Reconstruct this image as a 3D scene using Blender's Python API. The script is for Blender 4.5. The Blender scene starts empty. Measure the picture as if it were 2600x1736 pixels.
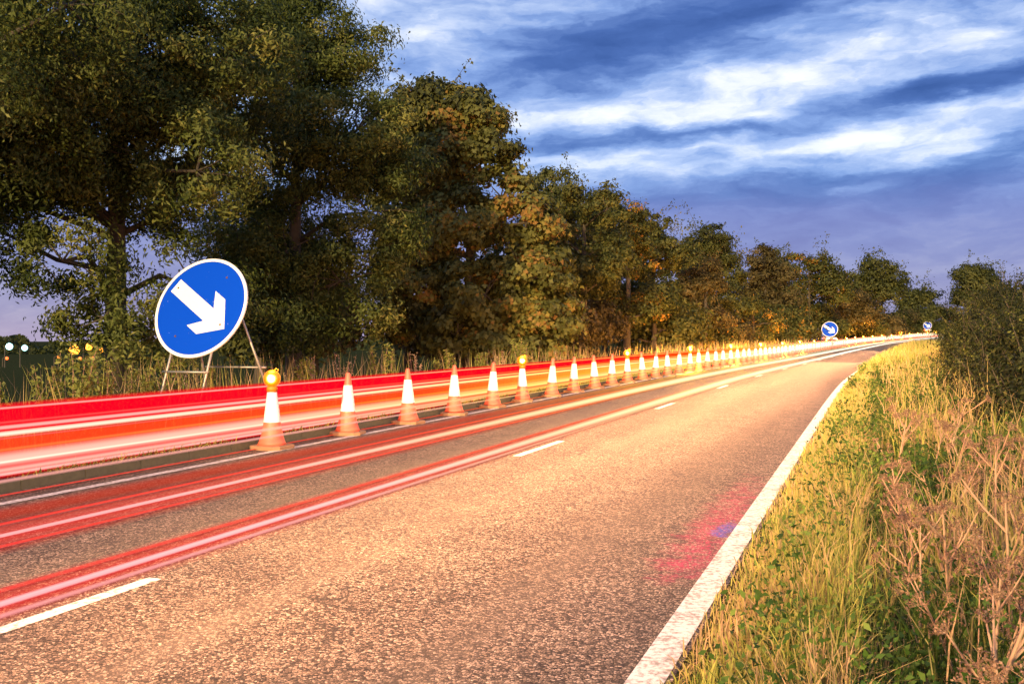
import bpy, math, random
import numpy as np
from mathutils import Vector, Matrix

scene = bpy.context.scene
COL = scene.collection
R = math.radians

# ------------------------------------------------------------------ camera
cam_d = bpy.data.cameras.new("camera")
cam = bpy.data.objects.new("camera", cam_d)
COL.objects.link(cam)
cam.location = (0, 0, 1.6)
cam.rotation_euler = (R(90 - 0.35), 0, R(19.9))
cam_d.lens = 35.0
cam_d.sensor_width = 36.0
cam_d.clip_start = 0.05
cam_d.clip_end = 6000
scene.camera = cam

# ------------------------------------------------------------------ exposure
scene.view_settings.view_transform = 'Standard'
scene.view_settings.look = 'None'
scene.view_settings.exposure = 0.35
scene.view_settings.gamma = 1.0
scene.render.engine = 'CYCLES'
scene.cycles.use_denoising = True
scene.cycles.max_bounces = 6
scene.cycles.diffuse_bounces = 3
scene.cycles.transparent_max_bounces = 8
scene.cycles.sample_clamp_indirect = 4.0

# ------------------------------------------------------------------ sun (low warm dusk light from behind the camera)
SUN_EL, SUN_AZ = 11.0, 176.0         # azimuth clockwise from +Y: where the sun stands
sd = bpy.data.lights.new("sun", 'SUN')
sd.energy = 4.6
sd.angle = R(0.6)
sd.color = (1.0, 0.76, 0.40)
sun = bpy.data.objects.new("sun", sd)
COL.objects.link(sun)
_s = Vector((math.sin(R(SUN_AZ)) * math.cos(R(SUN_EL)), math.cos(R(SUN_AZ)) * math.cos(R(SUN_EL)), math.sin(R(SUN_EL))))
sun.rotation_euler = _s.to_track_quat('Z', 'Y').to_euler()

# ------------------------------------------------------------------ added unseen fill spots above the lane, standing in for passing headlamps
def lane_fill(x, y, z, tx, ty, tz, power, size=75, blend=0.8, col=(1.0, 0.74, 0.46), rad=0.12):
    ld = bpy.data.lights.new("lane_fill_spot", 'SPOT')
    ld.energy = power
    ld.spot_size = R(size)
    ld.spot_blend = blend
    ld.color = col
    ld.shadow_soft_size = rad
    o = bpy.data.objects.new("lane_fill_spot", ld)
    COL.objects.link(o)
    o.location = (x, y, z)
    o.rotation_euler = (Vector((x, y, z)) - Vector((tx, ty, tz))).to_track_quat('Z', 'Y').to_euler()
for _i in range(44):
    _y = -7.0 + 1.9 * _i + max(0, _i - 36) * 3.5
    _p = float(np.interp(_y, [-7, 0, 6, 16, 40, 64, 100], [380, 560, 1250, 1700, 2000, 2500, 2600]))
    _p *= 0.80
    lane_fill(-3.6 + 0.00040 * max(_y, 0) ** 2, _y, 2.1, -3.2 + 0.0004 * max(_y, 0) ** 2, _y + 2.5, 0.0, _p, 165, 1.0, (1.0, 0.51, 0.25), 0.25)

# ------------------------------------------------------------------ world: dusk sky with cloud streaks
W = bpy.data.worlds.new("World")
scene.world = W
W.use_nodes = True
wt = W.node_tree
wt.nodes.clear()

class NT:
    def __init__(s, tree): s.t = tree; s.n = tree.nodes; s.l = tree.links
    def node(s, typ, **kw):
        n = s.n.new(typ)
        for k, v in kw.items(): setattr(n, k, v)
        return n
    def put(s, sock, v):
        if isinstance(v, bpy.types.NodeSocket): s.l.new(v, sock)
        elif v is not None: sock.default_value = v
    def math(s, op, a, b=None, c=None, clamp=False):
        n = s.node('ShaderNodeMath', operation=op, use_clamp=clamp)
        s.put(n.inputs[0], a)
        if b is not None: s.put(n.inputs[1], b)
        if c is not None: s.put(n.inputs[2], c)
        return n.outputs[0]
    def vmath(s, op, a, b=None):
        n = s.node('ShaderNodeVectorMath', operation=op)
        s.put(n.inputs[0], a)
        if b is not None: s.put(n.inputs[1], b)
        return n.outputs[0]
    def comb(s, x, y, z):
        n = s.node('ShaderNodeCombineXYZ')
        s.put(n.inputs[0], x); s.put(n.inputs[1], y); s.put(n.inputs[2], z)
        return n.outputs[0]
    def sep(s, v):
        n = s.node('ShaderNodeSeparateXYZ'); s.put(n.inputs[0], v)
        return n.outputs
    def noise(s, vec, scale, detail=4.0, rough=0.5, out='Fac'):
        n = s.node('ShaderNodeTexNoise')
        s.put(n.inputs['Vector'], vec)
        n.inputs['Scale'].default_value = scale; n.inputs['Detail'].default_value = detail
        n.inputs['Roughness'].default_value = rough
        return n.outputs[out]
    def ramp(s, fac, stops, interp='LINEAR'):
        n = s.node('ShaderNodeValToRGB')
        e = n.color_ramp.elements
        n.color_ramp.interpolation = interp
        while len(e) < len(stops): e.new(0.5)
        for el, (p, c) in zip(e, stops):
            el.position = p
            el.color = (c[0], c[1], c[2], 1) if not isinstance(c, (int, float)) else (c, c, c, 1)
        s.put(n.inputs[0], fac)
        return n.outputs[0]
    def mix(s, fac, a, b, blend='MIX'):
        n = s.node('ShaderNodeMix', data_type='RGBA', blend_type=blend)
        s.put(n.inputs[0], fac)
        for i, v in ((6, a), (7, b)):
            if isinstance(v, tuple) and len(v) == 3: v = (*v, 1)
            s.put(n.inputs[i], v)
        return n.outputs[2]
    def maprange(s, v, a, b, c=0.0, d=1.0):
        n = s.node('ShaderNodeMapRange', interpolation_type='SMOOTHSTEP')
        s.put(n.inputs[0], v)
        for i, q in enumerate((a, b, c, d)): n.inputs[i + 1].default_value = q
        return n.outputs[0]

k = NT(wt)
geo = k.node('ShaderNodeTexCoord')
D = k.vmath('NORMALIZE', geo.outputs['Generated'])
dx, dy, dz = k.sep(D)
az = k.math('MULTIPLY', k.math('ARCTAN2', dx, dy), 57.2958)      # degrees, right of the road direction positive
el = k.math('MULTIPLY', k.math('ARCSINE', dz), 57.2958)
# gentle domain warp so that streak edges are ragged
wv = k.comb(k.math('MULTIPLY', az, 0.055), k.math('MULTIPLY', el, 0.16), 3.7)
w1 = k.noise(wv, 1.6, 6, 0.55, 'Color')
w1x, w1y, _ = k.sep(w1)
w2 = k.noise(k.comb(k.math('MULTIPLY', az, 0.30), k.math('MULTIPLY', k.math('SUBTRACT', el, k.math('MULTIPLY', az, 0.04)), 0.95), 1.2), 1.0, 7, 0.6, 'Color')
w2x, w2y, _ = k.sep(w2)
azw = k.math('ADD', k.math('ADD', az, k.math('MULTIPLY', k.math('SUBTRACT', w2x, 0.5), 3.5)), k.math('MULTIPLY', k.math('SUBTRACT', w1x, 0.5), 7.0))
elw = k.math('ADD', k.math('ADD', el, k.math('MULTIPLY', k.math('SUBTRACT', w2y, 0.5), 1.3)), k.math('MULTIPLY', k.math('SUBTRACT', w1y, 0.5), 2.6))
def pxdir(px, py):
    a = math.degrees(math.atan((px - 1174) / 2283.0))
    e = math.degrees(math.atan((770 - py) / 2283.0 * math.cos(R(a))))
    return a - 19.9, e
B = 0.57
def blob(px, py, sx, sy, tilt, amp):
    """soft cloud streak: centre, half sizes (all in degrees of the sky), slope"""
    global B
    a0, e0 = pxdir(px, py)
    hx, hy = sx / 40.0, sy / 40.0
    u = k.math('SUBTRACT', azw, a0)
    v = k.math('SUBTRACT', k.math('SUBTRACT', elw, e0), k.math('MULTIPLY', u, tilt))
    q = k.math('ADD', k.math('POWER', k.math('ABSOLUTE', k.math('DIVIDE', u, hx)), 2.0),
               k.math('POWER', k.math('ABSOLUTE', k.math('DIVIDE', v, hy)), 2.0))
    g = k.math('EXPONENT', k.math('MULTIPLY', q, -1.0))
    B = k.math('MULTIPLY_ADD', g, amp, B)
for b in [
    (1560, 60, 320, 60, 0.20, -0.66), (1330, 120, 230, 50, 0.14, -0.30), (1780, 20, 180, 40, 0.2, -0.18),
    (850, 60, 260, 70, 0.1, 0.16), (1150, 250, 200, 40, 0.0, 0.10), (1010, 120, 120, 80, 0, 0.06),
    (2100, 100, 260, 60, 0.18, 0.22), (1820, 165, 160, 30, 0.1, 0.25), (1720, 235, 380, 52, 0.03, 0.28),
    (2240, 185, 200, 21, 0.16, -0.75), (2060, 225, 130, 18, 0.05, -0.32),
    (1330, 262, 200, 18, 0.0, 0.24), (1600, 297, 320, 13, 0.02, -0.38), (1360, 328, 190, 17, 0.02, -0.32), (1950, 285, 120, 14, 0.05, -0.15),
    (1480, 362, 260, 34, 0.06, 0.32), (1850, 330, 260, 20, 0.04, 0.30), (2160, 300, 250, 52, 0.06, 0.36), (2100, 360, 110, 22, 0.1, 0.35),
    (2330, 330, 70, 30, 0.2, -0.45), (1640, 385, 120, 12, 0.1, 0.25), (1640, 352, 90, 12, 0, -0.25),
    (1620, 440, 420, 42, 0.06, -0.38), (2120, 430, 300, 44, 0.06, -0.40), (1950, 422, 70, 8, 0.06, 0.30),
    (1850, 520, 600, 60, 0.0, -0.12), (2220, 480, 130, 40, 0.25, 0.10),
]: blob(*b)
fn = k.noise(k.comb(k.math('MULTIPLY', az, 0.13), k.math('MULTIPLY', k.math('SUBTRACT', el, k.math('MULTIPLY', az, 0.03)), 0.42), 8.1), 1.2, 6, 0.50)
fn2 = k.noise(k.comb(k.math('MULTIPLY', azw, 0.30), k.math('MULTIPLY', k.math('SUBTRACT', elw, k.math('MULTIPLY', azw, 0.02)), 1.05), 5.3), 1.1, 8, 0.58)
B = k.math('ADD', B, k.math('MULTIPLY', k.math('SUBTRACT', fn, 0.5), 0.75))
B = k.math('ADD', B, k.math('MULTIPLY', k.math('SUBTRACT', fn2, 0.5), 1.05))
cloud = k.ramp(k.math('MULTIPLY_ADD', B, 0.65, 0.26), [(0.0, (0.030, 0.065, 0.22)), (0.26, (0.062, 0.120, 0.34)), (0.42, (0.115, 0.195, 0.45)), (0.585, (0.24, 0.36, 0.66)), (0.75, (0.48, 0.59, 0.82)), (0.91, (0.88, 0.91, 0.96)), (1.0, (1.0, 1.0, 1.0))])
low = k.ramp(k.math('DIVIDE', el, 12.0), [(0.0, (0.50, 0.34, 0.46)), (0.12, (0.33, 0.23, 0.40)), (0.40, (0.225, 0.18, 0.39)), (0.85, (0.13, 0.15, 0.40))])
low = k.mix(0.28, low, cloud)
fac = k.maprange(elw, 6.4, 9.6, 0.0, 1.0)
skycol = k.mix(fac, low, cloud)
sky = k.node('ShaderNodeTexSky', sky_type='NISHITA')
sky.sun_disc = False
sky.sun_elevation = R(SUN_EL)
sky.sun_rotation = R(SUN_AZ)
bg1 = k.node('ShaderNodeBackground'); k.put(bg1.inputs[0], k.mix(1.0, sky.outputs[0], (0.12, 0.22, 0.5), 'MULTIPLY')); bg1.inputs[1].default_value = 0.05
bg2 = k.node('ShaderNodeBackground'); k.put(bg2.inputs[0], skycol); bg2.inputs[1].default_value = 0.78
add = k.node('ShaderNodeAddShader'); wt.links.new(bg1.outputs[0], add.inputs[0]); wt.links.new(bg2.outputs[0], add.inputs[1])
wo = k.node('ShaderNodeOutputWorld'); wt.links.new(add.outputs[0], wo.inputs[0])

# ------------------------------------------------------------------ helpers
def pchip(xs, ys):
    xs = np.array(xs, float); ys = np.array(ys, float)
    h = np.diff(xs); d = np.diff(ys) / h
    m = np.zeros(len(xs)); m[0] = d[0]; m[-1] = d[-1]
    for i in range(1, len(xs) - 1):
        m[i] = 0 if d[i - 1] * d[i] <= 0 else (h[i - 1] + h[i]) / (h[i - 1] / d[i - 1] + h[i] / d[i]) if True else 0
    def f(x):
        x = np.asarray(x, float)
        i = np.clip(np.searchsorted(xs, x) - 1, 0, len(xs) - 2)
        t = (x - xs[i]) / h[i]
        t2, t3 = t * t, t * t * t
        y = (2*t3 - 3*t2 + 1)*ys[i] + (t3 - 2*t2 + t)*h[i]*m[i] + (-2*t3 + 3*t2)*ys[i+1] + (t3 - t2)*h[i]*m[i+1]
        y = np.where(x < xs[0], ys[0], y)
        return np.where(x > xs[-1], ys[-1] + m[-1]*(x - xs[-1]), y)
    return f
SH = pchip([0, 24, 34, 45, 55.6, 66.4, 99, 131, 153, 174, 196, 218, 228, 300, 400], [0, 0, .05, .3, .7, 1.15, 2.8, 4.93, 6.8, 9.4, 12.9, 16.7, 18.9, 34, 58])
GZ = pchip([0, 66, 99, 131, 153, 174, 196, 218, 228, 300, 1500], [0, 0, .1, .27, .43, .6, .85, 1.18, 1.3, 1.7, 1.7])
def sh(y): return float(SH(y))
def gz(y): return float(GZ(y))

class MB:
    """collects pieces of one mesh"""
    def __init__(s): s.v = []; s.f = []; s.n = 0; s.attr = []
    def add(s, v, f, a=0.5):
        v = np.asarray(v, float).reshape(-1, 3)
        s.v.append(v); s.attr.append(np.full(len(v), a) if np.isscalar(a) else np.asarray(a))
        s.f.append((np.asarray(f, int) + s.n) if not isinstance(f, list) else [[i + s.n for i in q] for q in f])
        s.n += len(v)
    def box(s, cx, cy, cz, sx, sy, sz, rot=None, a=0.5, bev=0.0):
        h = np.array([sx, sy, sz]) / 2
        v = np.array([[i, j, l] for l in (-1, 1) for j in (-1, 1) for i in (-1, 1)], float) * h
        if rot is not None: v = v @ np.array(rot.to_3x3()).T
        s.add(v + [cx, cy, cz], [[0, 2, 3, 1], [4, 5, 7, 6], [0, 1, 5, 4], [2, 6, 7, 3], [0, 4, 6, 2], [1, 3, 7, 5]], a)
    def lathe(s, prof, n=20, c=(0, 0, 0), cap0=True, cap1=True, a=0.5):
        v = []; f = []
        for r, z in prof:
            for i in range(n):
                t = 2 * math.pi * i / n
                v.append((c[0] + r * math.cos(t), c[1] + r * math.sin(t), c[2] + z))
        for j in range(len(prof) - 1):
            for i in range(n):
                f.append([j*n + i, j*n + (i+1) % n, (j+1)*n + (i+1) % n, (j+1)*n + i])
        if cap0: f.append(list(range(n))[::-1])
        if cap1: f.append([(len(prof)-1)*n + i for i in range(n)])
        s.add(v, f, a)
    def tube(s, pts, rad, n=6, a=0.5, cap=True):
        P = [Vector(p) for p in pts]; v = []; f = []
        rad = rad if hasattr(rad, '__len__') else [rad] * len(P)
        up = None
        for i, p in enumerate(P):
            t = (P[min(i+1, len(P)-1)] - P[max(i-1, 0)])
            t = t.normalized() if t.length > 1e-9 else Vector((0, 0, 1))
            if up is None: up = t.orthogonal().normalized()
            up = (up - t * up.dot(t)); up = up.normalized() if up.length > 1e-6 else t.orthogonal().normalized()
            b = t.cross(up)
            for j in range(n):
                q = 2 * math.pi * j / n
                v.append(p + (up * math.cos(q) + b * math.sin(q)) * rad[i])
        for i in range(len(P) - 1):
            for j in range(n):
                f.append([i*n + j, i*n + (j+1) % n, (i+1)*n + (j+1) % n, (i+1)*n + j])
        if cap:
            f.append(list(range(n))[::-1]); f.append([(len(P)-1)*n + j for j in range(n)])
        s.add([tuple(q) for q in v], f, a)
    def build(s, name, m, parent=None, smooth=False, loc=None):
        V = np.concatenate(s.v) if s.v else np.zeros((0, 3))
        me = bpy.data.meshes.new(name)
        if all(not isinstance(f, list) for f in s.f):
            byk = {}
            F = [f for f in s.f if len(f)]
            lt = np.concatenate([np.full(len(f), f.shape[1]) for f in F]); li = np.concatenate([f.ravel() for f in F])
            me.vertices.add(len(V)); me.vertices.foreach_set('co', V.astype(np.float32).ravel())
            me.loops.add(len(li)); me.loops.foreach_set('vertex_index', li.astype(np.int32))
            me.polygons.add(len(lt))
            ls = np.concatenate([[0], np.cumsum(lt)[:-1]])
            me.polygons.foreach_set('loop_start', ls.astype(np.int32))
            me.update(calc_edges=True)
        else:
            F = []
            for f in s.f: F.extend(f if isinstance(f, list) else f.tolist())
            me.from_pydata(V.tolist(), [], F); me.update()
        at = me.attributes.new('var', 'FLOAT', 'POINT')
        at.data.foreach_set('value', np.concatenate(s.attr).astype(np.float32))
        if smooth:
            me.polygons.foreach_set('use_smooth', np.ones(len(me.polygons), bool))
        me.materials.append(m)
        o = bpy.data.objects.new(name, me); COL.objects.link(o)
        if parent is not None: o.parent = parent
        if loc is not None: o.location = loc
        return o

def tag(o, label=None, cat=None, group=None, kind=None):
    if label: o['label'] = label
    if cat: o['category'] = cat
    if group: o['group'] = group
    if kind: o['kind'] = kind
    return o
def empty(name, loc, rz=0.0):
    o = bpy.data.objects.new(name, None); COL.objects.link(o)
    o.empty_display_size = 0.2; o.location = loc; o.rotation_euler = (0, 0, rz)
    return o
def copy_tree(o, parent=None):
    c = o.copy(); COL.objects.link(c)
    if parent is not None: c.parent = parent
    for ch in list(o.children): copy_tree(ch, c)
    return c
ORD = "first second third fourth fifth sixth seventh eighth ninth tenth eleventh twelfth thirteenth fourteenth fifteenth sixteenth seventeenth eighteenth nineteenth twentieth twenty-first twenty-second twenty-third twenty-fourth".split()

# ------------------------------------------------------------------ materials
def mat(name):
    m = bpy.data.materials.new(name); m.use_nodes = True
    t = NT(m.node_tree); p = m.node_tree.nodes['Principled BSDF']
    return m, t, p
def simple(name, col, rough=0.6, metal=0.0, var=0.15, scale=30, spec=0.4, bump=0.0):
    m, t, p = mat(name)
    tc = t.node('ShaderNodeTexCoord').outputs['Object']
    n = t.noise(tc, scale, 5, 0.6)
    c = t.mix(n, tuple(x * (1 - var) for x in col), tuple(min(1, x * (1 + var)) for x in col))
    t.put(p.inputs['Base Color'], c)
    p.inputs['Roughness'].default_value = rough; p.inputs['Metallic'].default_value = metal
    p.inputs['Specular IOR Level'].default_value = spec
    if bump:
        bn = t.node('ShaderNodeBump'); bn.inputs['Strength'].default_value = bump; bn.inputs['Distance'].default_value = 0.01
        t.put(bn.inputs['Height'], n); t.put(p.inputs['Normal'], bn.outputs[0])
    return m
def emit(name, col, strength):
    m, t, p = mat(name)
    p.inputs['Base Color'].default_value = (*col, 1)
    p.inputs['Emission Color'].default_value = (*col, 1)
    p.inputs['Emission Strength'].default_value = strength
    return m
def leaf_mat(name, stops, trans=0.35, rough=0.6):
    m, t, p = mat(name)
    a = t.node('ShaderNodeAttribute', attribute_name='var').outputs['Fac']
    c = t.ramp(a, stops)
    t.put(p.inputs['Base Color'], c); p.inputs['Roughness'].default_value = rough
    p.inputs['Specular IOR Level'].default_value = 0.25
    tr = t.node('ShaderNodeBsdfTranslucent'); t.put(tr.inputs[0], c)
    mx = t.node('ShaderNodeMixShader'); mx.inputs[0].default_value = trans
    t.l.new(p.outputs[0], mx.inputs[1]); t.l.new(tr.outputs[0], mx.inputs[2])
    t.l.new(mx.outputs[0], t.n['Material Output'].inputs[0])
    return m

# asphalt with pale chippings
def asphalt():
    m, t, p = mat('asphalt')
    pos = t.node('ShaderNodeNewGeometry').outputs['Position']
    v = t.node('ShaderNodeTexVoronoi', feature='F1'); t.put(v.inputs['Vector'], pos); v.inputs['Scale'].default_value = 62
    v2 = t.node('ShaderNodeTexVoronoi', feature='DISTANCE_TO_EDGE'); t.put(v2.inputs['Vector'], pos); v2.inputs['Scale'].default_value = 62
    r, g, b = t.sep(v.outputs['Color'])
    stone = t.ramp(r, [(0.0, (0.035, 0.025, 0.018)), (0.3, (0.11, 0.080, 0.056)), (0.7, (0.29, 0.212, 0.150)), (1.0, (0.52, 0.41, 0.31))])
    gap = t.maprange(v2.outputs['Distance'], 0.0, 0.20, 0.06, 1.0)
    c = t.mix(1.0, stone, gap, 'MULTIPLY')
    x, y, z = t.sep(pos)
    track = t.noise(t.comb(t.math('MULTIPLY', x, 1.4), t.math('MULTIPLY', y, 0.06), 0.0), 1.0, 4, 0.5)
    blot = t.noise(pos, 2.2, 5, 0.6)
    w = t.math('MULTIPLY', t.maprange(track, 0.25, 0.75, 0.78, 1.2), t.maprange(blot, 0.25, 0.75, 0.82, 1.15))
    c = t.mix(1.0, c, t.comb(w, w, w), 'MULTIPLY')
    # polished wheel tracks, a construction joint and a few fine cracks
    trk = None
    for xc in (-1.95, -3.45, -5.35, -6.85):
        q = t.maprange(t.math('ABSOLUTE', t.math('SUBTRACT', x, xc)), 0.0, 0.42, 1.0, 0.0)
        trk = q if trk is None else t.math('MAXIMUM', trk, q)
    lng = t.noise(t.comb(t.math('MULTIPLY', x, 3.0), t.math('MULTIPLY', y, 0.12), 4.0), 1.0, 5, 0.6)
    c = t.mix(t.math('MULTIPLY', trk, t.maprange(lng, .3, .7, .0, .45)), c, (0.145, 0.112, 0.082))
    cv = t.node('ShaderNodeTexVoronoi', feature='DISTANCE_TO_EDGE'); cv.inputs['Scale'].default_value = 1.0
    wob = t.noise(pos, 3.0, 4, 0.6, 'Color')
    t.put(cv.inputs['Vector'], t.vmath('ADD', t.comb(t.math('MULTIPLY', x, .30), t.math('MULTIPLY', y, .42), 0.0), t.vmath('SCALE', wob, None) if False else t.vmath('MULTIPLY', wob, (.22, .22, .22))))
    crk = t.math('MULTIPLY', t.maprange(cv.outputs['Distance'], .002, .008, 1.0, 0.0), t.maprange(t.noise(pos, .5, 3, .5), .48, .58, 0.0, .75))
    c = t.mix(crk, c, (0.02, 0.017, 0.014))
    jn = t.maprange(t.math('ABSOLUTE', t.math('ADD', t.math('ADD', x, 4.62), t.math('MULTIPLY', t.math('SUBTRACT', lng, .5), .10))), .004, .022, .7, 0.0)
    c = t.mix(jn, c, (0.03, 0.025, 0.02))
    # dark patches of lost chippings
    sp = t.noise(pos, 5.0, 4, 0.65)
    c = t.mix(t.maprange(sp, 0.70, 0.76, 0.0, 0.6), c, (0.03, 0.026, 0.022))
    # red-light artefact, pink and blue, painted into the asphalt colour beside the edge line
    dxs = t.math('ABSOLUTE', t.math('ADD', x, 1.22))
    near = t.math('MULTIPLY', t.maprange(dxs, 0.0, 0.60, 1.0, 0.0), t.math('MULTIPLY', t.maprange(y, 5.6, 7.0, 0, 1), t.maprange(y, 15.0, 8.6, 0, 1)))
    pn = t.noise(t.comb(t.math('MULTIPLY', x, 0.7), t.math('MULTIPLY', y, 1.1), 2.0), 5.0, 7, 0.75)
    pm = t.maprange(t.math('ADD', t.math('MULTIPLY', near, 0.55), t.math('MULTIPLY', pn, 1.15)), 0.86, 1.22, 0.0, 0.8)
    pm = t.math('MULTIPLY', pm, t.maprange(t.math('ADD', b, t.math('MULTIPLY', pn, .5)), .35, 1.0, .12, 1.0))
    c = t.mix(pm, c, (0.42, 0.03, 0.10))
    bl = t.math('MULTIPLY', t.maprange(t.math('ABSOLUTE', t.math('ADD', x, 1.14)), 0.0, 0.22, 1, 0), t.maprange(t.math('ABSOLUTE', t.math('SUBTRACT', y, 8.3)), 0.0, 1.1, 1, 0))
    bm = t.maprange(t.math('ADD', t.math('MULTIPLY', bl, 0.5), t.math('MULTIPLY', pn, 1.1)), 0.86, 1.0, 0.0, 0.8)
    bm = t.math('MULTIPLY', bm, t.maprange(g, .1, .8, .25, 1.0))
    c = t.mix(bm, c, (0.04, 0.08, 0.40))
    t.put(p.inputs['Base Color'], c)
    p.inputs['Roughness'].default_value = 0.72; p.inputs['Specular IOR Level'].default_value = 0.35
    bn = t.node('ShaderNodeBump'); bn.inputs['Strength'].default_value = 0.75; bn.inputs['Distance'].default_value = 0.008
    hh = t.math('ADD', t.math('MINIMUM', v2.outputs['Distance'], 0.35), t.math('MULTIPLY', g, 0.35))
    t.put(bn.inputs['Height'], hh); t.put(p.inputs['Normal'], bn.outputs[0])
    return m
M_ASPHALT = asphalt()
def road_paint():
    m, t, p = mat('road_paint')
    pos = t.node('ShaderNodeNewGeometry').outputs['Position']
    n = t.noise(pos, 26, 6, 0.7); n2 = t.noise(pos, 4, 4, 0.6)
    v = t.node('ShaderNodeTexVoronoi', feature='DISTANCE_TO_EDGE'); t.put(v.inputs['Vector'], pos); v.inputs['Scale'].default_value = 62
    wear = t.maprange(t.math('ADD', n, t.math('MULTIPLY', n2, 0.35)), 0.60, 0.82, 0.0, 0.9)
    c = t.mix(wear, (0.74, 0.70, 0.66), (0.20, 0.16, 0.13))
    t.put(p.inputs['Base Color'], c); p.inputs['Roughness'].default_value = 0.6
    bn = t.node('ShaderNodeBump'); bn.inputs['Strength'].default_value = 0.5; bn.inputs['Distance'].default_value = 0.006
    t.put(bn.inputs['Height'], t.math('MINIMUM', v.outputs['Distance'], 0.3)); t.put(p.inputs['Normal'], bn.outputs[0])
    return m
M_PAINT = road_paint()
def soil():
    m, t, p = mat('soil')
    pos = t.node('ShaderNodeNewGeometry').outputs['Position']
    n = t.noise(pos, 3.0, 8, 0.65); n2 = t.noise(pos, 0.12, 4, 0.5)
    c = t.ramp(n, [(0.3, (0.018, 0.016, 0.010)), (0.55, (0.045, 0.045, 0.018)), (0.75, (0.09, 0.075, 0.035))])
    c = t.mix(t.math('MULTIPLY', n2, 0.5), c, (0.035, 0.05, 0.015))
    t.put(p.inputs['Base Color'], c); p.inputs['Roughness'].default_value = 0.95; p.inputs['Specular IOR Level'].default_value = 0.0
    return m
M_SOIL = soil()
M_KERB = simple('kerb_concrete', (0.11, 0.105, 0.065), 0.85, var=0.35, scale=14, bump=0.4)
def grimy(name, col, dirt, lo, hi, rough):
    m, t, p = mat(name)
    pos = t.node('ShaderNodeNewGeometry').outputs['Position']
    n = t.noise(pos, 9, 7, 0.68); n2 = t.noise(pos, 1.7, 3, 0.5)
    w = t.maprange(t.math('ADD', n, t.math('MULTIPLY', t.math('SUBTRACT', n2, .5), .5)), lo, hi, 0.0, 0.75)
    t.put(p.inputs['Base Color'], t.mix(w, col, dirt)); p.inputs['Roughness'].default_value = rough
    return m
M_ORANGE = grimy('cone_orange', (0.86, 0.15, 0.085), (0.36, 0.12, 0.07), .5, .78, .5)
M_SLEEVE = grimy('cone_sleeve', (0.90, 0.88, 0.85), (0.48, 0.42, 0.36), .58, .84, .45)
M_RUBBER = simple('cone_base', (0.30, 0.17, 0.09), 0.8, var=0.3, scale=25)
M_STEEL = simple('galvanised_steel', (0.36, 0.33, 0.28), 0.45, 0.55, var=0.3, scale=18)
M_BARK = simple('bark', (0.075, 0.058, 0.038), 0.9, var=0.5, scale=9, bump=0.5)
M_DRYSTEM = leaf_mat('dry_stem', [(0, (0.12, 0.062, 0.036)), (0.3, (0.24, 0.135, 0.08)), (0.55, (0.46, 0.28, 0.165)), (1, (0.62, 0.43, 0.28))], 0.05, 0.7)

# ------------------------------------------------------------------ ground, road
def strip(name, us, zs, ys, m, dz=0.0):
    """sheet that follows the road: lateral stations us with heights zs, swept along ys"""
    b = MB()
    us = np.array(us); zs = np.array(zs); ys = np.array(ys, float)
    X = us[None, :] + SH(ys)[:, None]; Z = zs[None, :] + GZ(ys)[:, None] + dz
    Yv = np.repeat(ys[:, None], len(us), 1)
    V = np.stack([X, Yv, Z], -1).reshape(-1, 3)
    nu = len(us); i = np.arange(len(ys) - 1)[:, None] * nu + np.arange(nu - 1)[None, :]
    F = np.stack([i, i + 1, i + nu + 1, i + nu], -1).reshape(-1, 4)
    b.add(V, F)
    return b.build(name, m)
YS = list(range(-60, 20, 4)) + list(range(20, 400, 4))
LEFT, MID, RIGHT = -7.80, -4.39, -1.00
tag(strip('ground', [-1500, -500, -200, -80, -40, -24, -18, -12, -8.46, -8.455, -0.88, -0.87, -0.4, 0.6, 2.0, 5, 30, 1500],
          [-9.0, -9.0, -5.5, -2.4, -1.0, -0.3, 0.0, 0.08, 0.11, -0.2, -0.2, -0.002, 0.03, 0.10, 0.16, 0.25, 0.3, 0.3],
          YS + [450, 520, 620, 760, 1000, 1500], M_SOIL), kind='structure')
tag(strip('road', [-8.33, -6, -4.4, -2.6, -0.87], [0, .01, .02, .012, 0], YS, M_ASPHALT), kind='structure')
def line(name, u, w, y0, y1):
    n = max(2, int((y1 - y0) / 1.5) + 1)
    ys = np.linspace(y0, y1, n)
    zt = lambda uu: float(np.interp(uu, [-8.33, -6, -4.4, -2.6, -0.87], [0, .01, .02, .012, 0])) + 0.005
    return tag(strip(name, [u - w/2, u + w/2], [zt(u - w/2), zt(u + w/2)], ys, M_PAINT), kind='structure')
line('edge_line', RIGHT + .016, 0.172, -40, 300)
line('edge_line', LEFT + 0.02, 0.13, -40, 300)
# lane line: one object with every dash
b = MB()
for i in range(-4, 34):
    y0 = 12.3 + 9.0 * i
    ys = np.linspace(y0, y0 + 2.0, 3)
    for a_, c_ in zip(ys[:-1], ys[1:]):
        q = [(MID - .055 + sh(a_), a_, gz(a_) + .0246), (MID + .055 + sh(a_), a_, gz(a_) + .0246), (MID + .055 + sh(c_), c_, gz(c_) + .0246), (MID - .055 + sh(c_), c_, gz(c_) + .0246)]
        b.add(q, np.array([[0, 1, 2, 3]]))
tag(b.build('lane_line', M_PAINT), kind='structure')
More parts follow.
